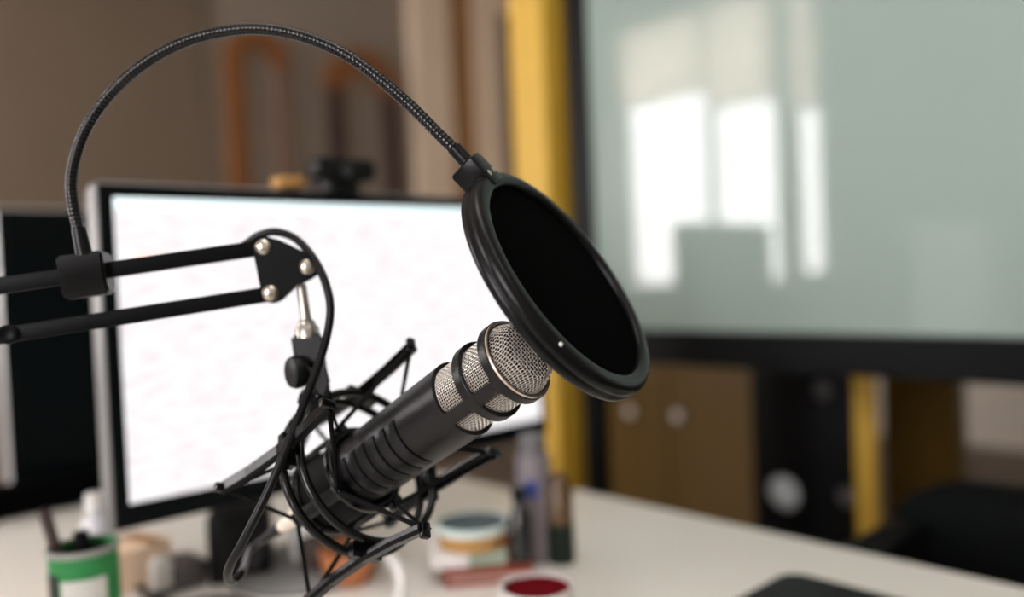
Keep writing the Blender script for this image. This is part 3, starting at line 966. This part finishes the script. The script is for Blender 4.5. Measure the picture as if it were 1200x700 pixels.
for ph in mids:
    lk = obj('cage_link', mesh(tube, [mp(ph, .0285, -.153), mp(ph, .0295, -.177), mp(ph, .0285, -.201)], 1, flat=(.010, .004), up=(mp(ph, 1, 0) - mp(ph, 0, 0))), 'mount_black', sm, False)
    for z in (-.152, -.202):
        obj('band_clip', mesh(box, (0, .031, 0), (.011, .006, .006), MM @ Matrix.Translation((0, 0, z)) @ Matrix.Rotation(ph, 4, 'Z'), .001), 'mount_black', lk)
order = ['a', 'n', 'r', 't']
cl = [0, PI / 2, PI, -PI / 2]
for i, nm in enumerate(order):
    nx = order[(i + 1) % 4]
    for side, z in ((0, -.152), (1, -.202)):
        c = mp(cl[i], .0325, z)
        obj('elastic_band', mesh(tube, [tips[nm][side], c, tips[nx][side]], .0016, 8), 'elastic', sm)

# ------------------------------------------------------------------ boom arm
U1, U2 = V((-0.0075, 0.6861, 1.0926)), V((0.2569, 0.5257, 1.1283))
L1, L2 = V((-0.0091, 0.6865, 1.0602)), V((0.2589, 0.5229, 1.0965))
ba = thing('boom_arm', 'black scissor boom arm with steel bolts holding the microphone', 'boom arm', (-.12, .62, DZ))


def bar_between(bm, a, b, wd=.0105, dp=.0105):
    d = (b - a).normalized()
    M = axis_matrix(a, d, V((0, 0, 1)))
    box(bm, (0, 0, (b - a).length / 2), (wd, dp, (b - a).length), M, .001)


obj('upper_bar', mesh(bar_between, U1, U2), 'arm_black', ba, True)
obj('lower_bar', mesh(bar_between, L1, L2), 'arm_black', ba, True)
dirb = (U2 - U1).normalized()
nb = V((-.677, -.736, .025)); nb = (nb - dirb * nb.dot(dirb)).normalized()        # across the arm, towards the open side
vb = nb.cross(dirb)
if vb.z < 0: vb = -vb


def plane_prism(bm, pts, off0, off1, bev=.0008):
    a = [bm.verts.new(p + nb * off0) for p in pts]; b = [bm.verts.new(p + nb * off1) for p in pts]
    n = len(pts)
    fs = [bm.faces.new(a), bm.faces.new(b[::-1])]
    for k in range(n): fs.append(bm.faces.new((a[k], a[(k + 1) % n], b[(k + 1) % n], b[k])))
    bmesh.ops.bevel(bm, geom=list({e for f in fs for e in f.edges}), offset=bev, segments=2, affect='EDGES')


poly = [V((0.2498, 0.5302, 1.1286)), V((0.2520, 0.5290, 1.1337)), V((0.2569, 0.5260, 1.1353)), V((0.2651, 0.5190, 1.1319)), V((0.2811, 0.5066, 1.1206)), V((0.2854, 0.5032, 1.1162)), V((0.2856, 0.5028, 1.1109)), V((0.2813, 0.5060, 1.1065)), V((0.2705, 0.5143, 1.1006)), V((0.2632, 0.5194, 1.0916)), V((0.2581, 0.5233, 1.0896)), V((0.2534, 0.5263, 1.0922))]
for a, b in ((.0058, .0080), (-.0080, -.0058)):
    obj('joint_plate', mesh(plane_prism, poly, a, b), 'arm_black', ba)
bolts = [V((0.2563, 0.5263, 1.1277)), V((0.2582, 0.5235, 1.0966)), V((0.2784, 0.5084, 1.1131))]


def bolt(c, r=.0056, face=.0080):
    M = axis_matrix(c + nb * face, nb)
    o = obj('bolt_head', mesh(lathe, [(r, 0), (r, .001), (r * .85, .0026), (r * .45, .0036), (0, .0039), (0, 0)], 28, M), 'bolt_steel', ba)
    obj('bolt_shank', mesh(rod, c + nb * face, c - nb * .0115, .0024, 12), 'bolt_steel', o)


for c in bolts: bolt(c)
# pivot bolt in the lower bar by the frame's edge
c = L1.lerp(L2, .478)
M = axis_matrix(c + nb * .0053, nb)
o = obj('pivot_bolt', mesh(lathe, [(.0062, 0), (.0062, .0018), (.005, .0026), (.0035, .0014), (0, .0014), (0, 0)], 28, M), 'arm_black', ba)
# elbow, lower arm and desk clamp
E = (U1 + L1) / 2
obj('elbow_plate', mesh(plane_prism, [U1 + vb * .014 + dirb * .012, U1 + vb * .014 - dirb * .03, L1 - vb * .014 - dirb * .03, L1 - vb * .014 + dirb * .012], .0058, .0085), 'arm_black', ba)
obj('elbow_plate', mesh(plane_prism, [U1 + vb * .014 + dirb * .012, U1 + vb * .014 - dirb * .03, L1 - vb * .014 - dirb * .03, L1 - vb * .014 + dirb * .012], -.0085, -.0058), 'arm_black', ba)
for c in (U1, L1): bolt(c, face=.0085)
base = V((E.x - .10, E.y + .05, DZ))
for k in (0, 1):
    s = V((.02 * (2 * k - 1), -.01 * (2 * k - 1), 0))
    obj('post_bar', mesh(bar_between, base + s + V((0, 0, .05)), E - dirb * .015 + s * .6, .010, .010), 'arm_black', ba)
obj('desk_clamp', boxes((tuple(base + V((0, 0, .006))), (.07, .07, .012)), (tuple(base + V((0, 0, .032))), (.06, .04, .042)), bev=.003), 'arm_black', ba)

# stem, swivel and wing_knob under the joint plate
S0, S1, S2 = V((0.2743, 0.5116, 1.1016)), V((0.2754, 0.5098, 1.0792)), V((0.2755, 0.5079, 1.0651))
M = axis_matrix(S0, S2 - S0); Ls = (S2 - S0).length
obj('stem', mesh(lathe, [(0, 0), (.0034, 0), (.0036, .4 * Ls), (.0040, .66 * Ls), (.0060, .70 * Ls), (.0062, .76 * Ls), (.0080, .82 * Ls), (.0084, Ls), (0, Ls)], 28, M), 'stem_steel', ba)
sw = [V((0.2670, 0.5158, 1.0673)), V((0.2834, 0.5007, 1.0676)), V((0.2815, 0.5004, 1.0484)), V((0.2845, 0.4957, 1.0331)), V((0.2810, 0.4973, 1.0240)), V((0.2743, 0.5036, 1.0268)), V((0.2706, 0.5100, 1.0361)), V((0.2682, 0.5140, 1.0491))]
swo = obj('swivel', mesh(plane_prism, sw, -.009, .008, .002), 'black_plastic', ba)
kc = V((0.2629, 0.5010, 1.0433))
kd = V((-0.99974, 0.02264, -0.00123))
M = axis_matrix(kc, kd)
obj('wing_knob', mesh(lathe, [(0, -.004), (.0095, -.004), (.0108, -.002), (.0112, .002), (.0100, .005), (.007, .006), (0, .006)], 32, M), 'black_plastic', swo)
obj('knob_shaft', mesh(rod, kc, kc - kd * .014, .003), 'bolt_steel', swo)
# the yoke that carries the shock mount's ring
obj('mount_yoke', mesh(tube, spline([V((0.2771, 0.5012, 1.0324)), V((0.2774, 0.4979, 1.0233)), mp(-PI / 2, .062, -.157), mp(-PI / 2, .054, -.157)], 6), 1, flat=(.012, .008), up=A), 'mount_black', sm, False)

# ------------------------------------------------------------------ pop filter
PC = V((0.3683, 0.3476, 1.0996))
pn = V((0.28979, -0.79933, 0.52640))
pm = V((0.40200, -0.39767, -0.82478))
pm = (pm - pn * pm.dot(pn)).normalized()
PM = axis_matrix(PC, pn, pm)
pf = thing('pop_filter', 'round black pop filter on a ribbed gooseneck in front of the microphone', 'pop filter', V((0.1547, 0.5794, 1.1042)))
prof = [(70, -1.6), (70.6, .2), (72.5, 1.1), (76.5, 1.2), (79.3, .3), (81.2, -1.8), (81.8, -4), (81.8, -5.8), (81.0, -6.6), (81.0, -7.2), (81.8, -8), (81.8, -11), (81.0, -13), (79, -14.2), (73, -14.4), (70.8, -13.6), (70, -12)]
obj('hoop', mesh(lathe, [(r * mm, z * mm) for r, z in prof], 160, PM, True), 'pop_plastic', pf, True, 50)
for z, b in ((-3.0, .8), (-11.0, -.8)):
    obj('fabric_screen', mesh(lathe, [(70.3 * mm, z * mm), (50 * mm, (z + b) * mm), (25 * mm, (z + 1.6 * b) * mm), (0, (z + 1.8 * b) * mm)], 96, PM), 'pop_fabric', pf)
g = math.atan2(.93, .36)
v1 = (V((0.3095, 0.2985, 1.0621)) - PC); v1 = v1 - pn * v1.dot(pn); v1.normalize()
obj('glint_screw', mesh(lathe, [(0, .0012), (.0009, .0009), (.0013, 0), (0, -.0004)], 16, axis_matrix(PC + v1 * .0795 + pn * .0003, pn + v1 * .6)), 'white_plastic', pf)  # tiny screw in white, standing in for the rim's highlight dot
# bracket on the hoop
B0, B1 = V((0.3217, 0.3902, 1.1727)), V((0.3377, 0.3779, 1.1636))
bd = (V((0.3328, 0.3823, 1.1597)) - V((0.3214, 0.3905, 1.1748))).normalized()
bx = axis_matrix(V((0.3306, 0.3818, 1.1643)), bd, pn)
bk_ = obj('bracket', mesh(box, (-.0035, 0, -.001), (.019, .019, .023), bx, .0022, 2), 'pop_plastic', pf)
for s in (-.0045, .0045):
    obj('bracket_screw', mesh(lathe, [(0, .0006), (.0016, .0004), (.0021, 0), (0, -.0004)], 16, axis_matrix((bx @ V((.0062, s, .0025))), pn)), 'bolt_steel', bk_)
neck = [V((0.1559, 0.5792, 1.1286)), V((0.1546, 0.5809, 1.1431)), V((0.1526, 0.5819, 1.1581)), V((0.1520, 0.5816, 1.1735)), V((0.1544, 0.5786, 1.1898)), V((0.1600, 0.5714, 1.2083)), V((0.1695, 0.5605, 1.2259)), V((0.1813, 0.5461, 1.2408)), V((0.1952, 0.5310, 1.2524)), V((0.2091, 0.5157, 1.2596)), V((0.2232, 0.5002, 1.2630)), V((0.2369, 0.4835, 1.2628)), V((0.2514, 0.4672, 1.2586)), V((0.2657, 0.4511, 1.2501)), V((0.2781, 0.4366, 1.2387)), V((0.2901, 0.4237, 1.2240)), V((0.3019, 0.4109, 1.2072)), V((0.3117, 0.4000, 1.1911)), V((0.3197, 0.3923, 1.1791)), V((0.3272, 0.3849, 1.1671))]
sp = resample(spline(neck, 12), .0004)
rad_ = [.0033 + .0005 * math.sqrt(abs(math.cos(PI * k / 7))) for k in range(len(sp))]
obj('gooseneck', mesh(tube, sp, rad_, 14), 'neck_black', pf, True, 80)
obj('ferrule', mesh(tube, [V((0.1566, 0.5785, 1.1263)), V((0.1548, 0.5807, 1.1442))], [.0052, .0045], 24), 'pop_plastic', pf)
obj('ferrule', mesh(tube, [V((0.3186, 0.3933, 1.1813)), V((0.3272, 0.3849, 1.1671))], [.0046, .0050], 24), 'pop_plastic', pf)
# clamp around the upper bar
k0 = (V((0.1554, 0.5793, 1.1181)) - U1).dot(dirb)
CB = axis_matrix(U1 + dirb * k0, dirb, vb)
cl_poly = [(.0125, .012), (.0125, -.012), (-.009, -.012), (-.0155, -.006), (-.0155, .008), (-.010, .012)]


def clamp(bm):
    L = .0140
    prism(bm, cl_poly, -L, L, CB, .0016)


obj('clamp', mesh(clamp), 'pop_plastic', pf, True, 40)
obj('clamp_screw', mesh(rod, U1 + dirb * k0 - nb * .012, U1 + dirb * k0 - nb * .020, .005, 20), 'black_plastic', pf)

# ------------------------------------------------------------------ microphone cable with its connector
mc = thing('microphone_cable', 'black microphone cable looping from the boom arm to a nickel connector', 'cable', V((0.2028, 0.4871, 0.9250)))
cab = [U1.lerp(U2, .12) - nb * .010 + vb * .002, U1.lerp(U2, .5) - nb * .010 + vb * .002, V((0.2403, 0.5572, 1.1266)), V((0.2507, 0.5479, 1.1308)), V((0.2589, 0.5405, 1.1374)), V((0.2669, 0.5305, 1.1392)), V((0.2738, 0.5158, 1.1335)), V((0.2763, 0.4981, 1.1202)), V((0.2779, 0.4865, 1.1043)), V((0.2775, 0.4796, 1.0871)), V((0.2733, 0.4774, 1.0694)), V((0.2648, 0.4751, 1.0507)), V((0.2546, 0.4729, 1.0327)), V((0.2428, 0.4695, 1.0130)), V((0.2291, 0.4677, 0.9895)), V((0.2168, 0.4701, 0.9665)), V((0.2082, 0.4773, 0.9467)), V((0.2047, 0.4882, 0.9316)), V((0.2072, 0.4991, 0.9208)), V((0.2144, 0.5086, 0.9138)), V((0.2263, 0.5195, 0.9151))]
tail_c = mp(0, 0, -.206); xd = -A
x1, x2, x3 = mp(0, 0, -.240), mp(0, 0, -.258), mp(0, 0, -.282)
cab += [mp(0, .004, -.305), x3]
obj('cable_jacket', mesh(tube, spline(cab, 10), .0028, 12), 'black_rubber', mc)
obj('connector_shell', mesh(lathe, [(0, 0), (.0085, 0), (.0095, .002), (.0095, .014), (.0088, .016), (.0088, .032), (.0075, .036), (0, .036)], 32, axis_matrix(tail_c, xd)), 'xlr_nickel', mc)
obj('connector_collar', mesh(lathe, [(0, 0), (.0062, 0), (.0055, .012), (.0050, .020), (0, .020)], 28, axis_matrix(mp(0, 0, -.242), xd)), 'xlr_nickel', mc)
obj('strain_relief', mesh(lathe, [(0, 0), (.0050, 0), (.0042, .012), (.0034, .026), (0, .026)], 24, axis_matrix(mp(0, 0, -.262), xd)), 'black_rubber', mc)
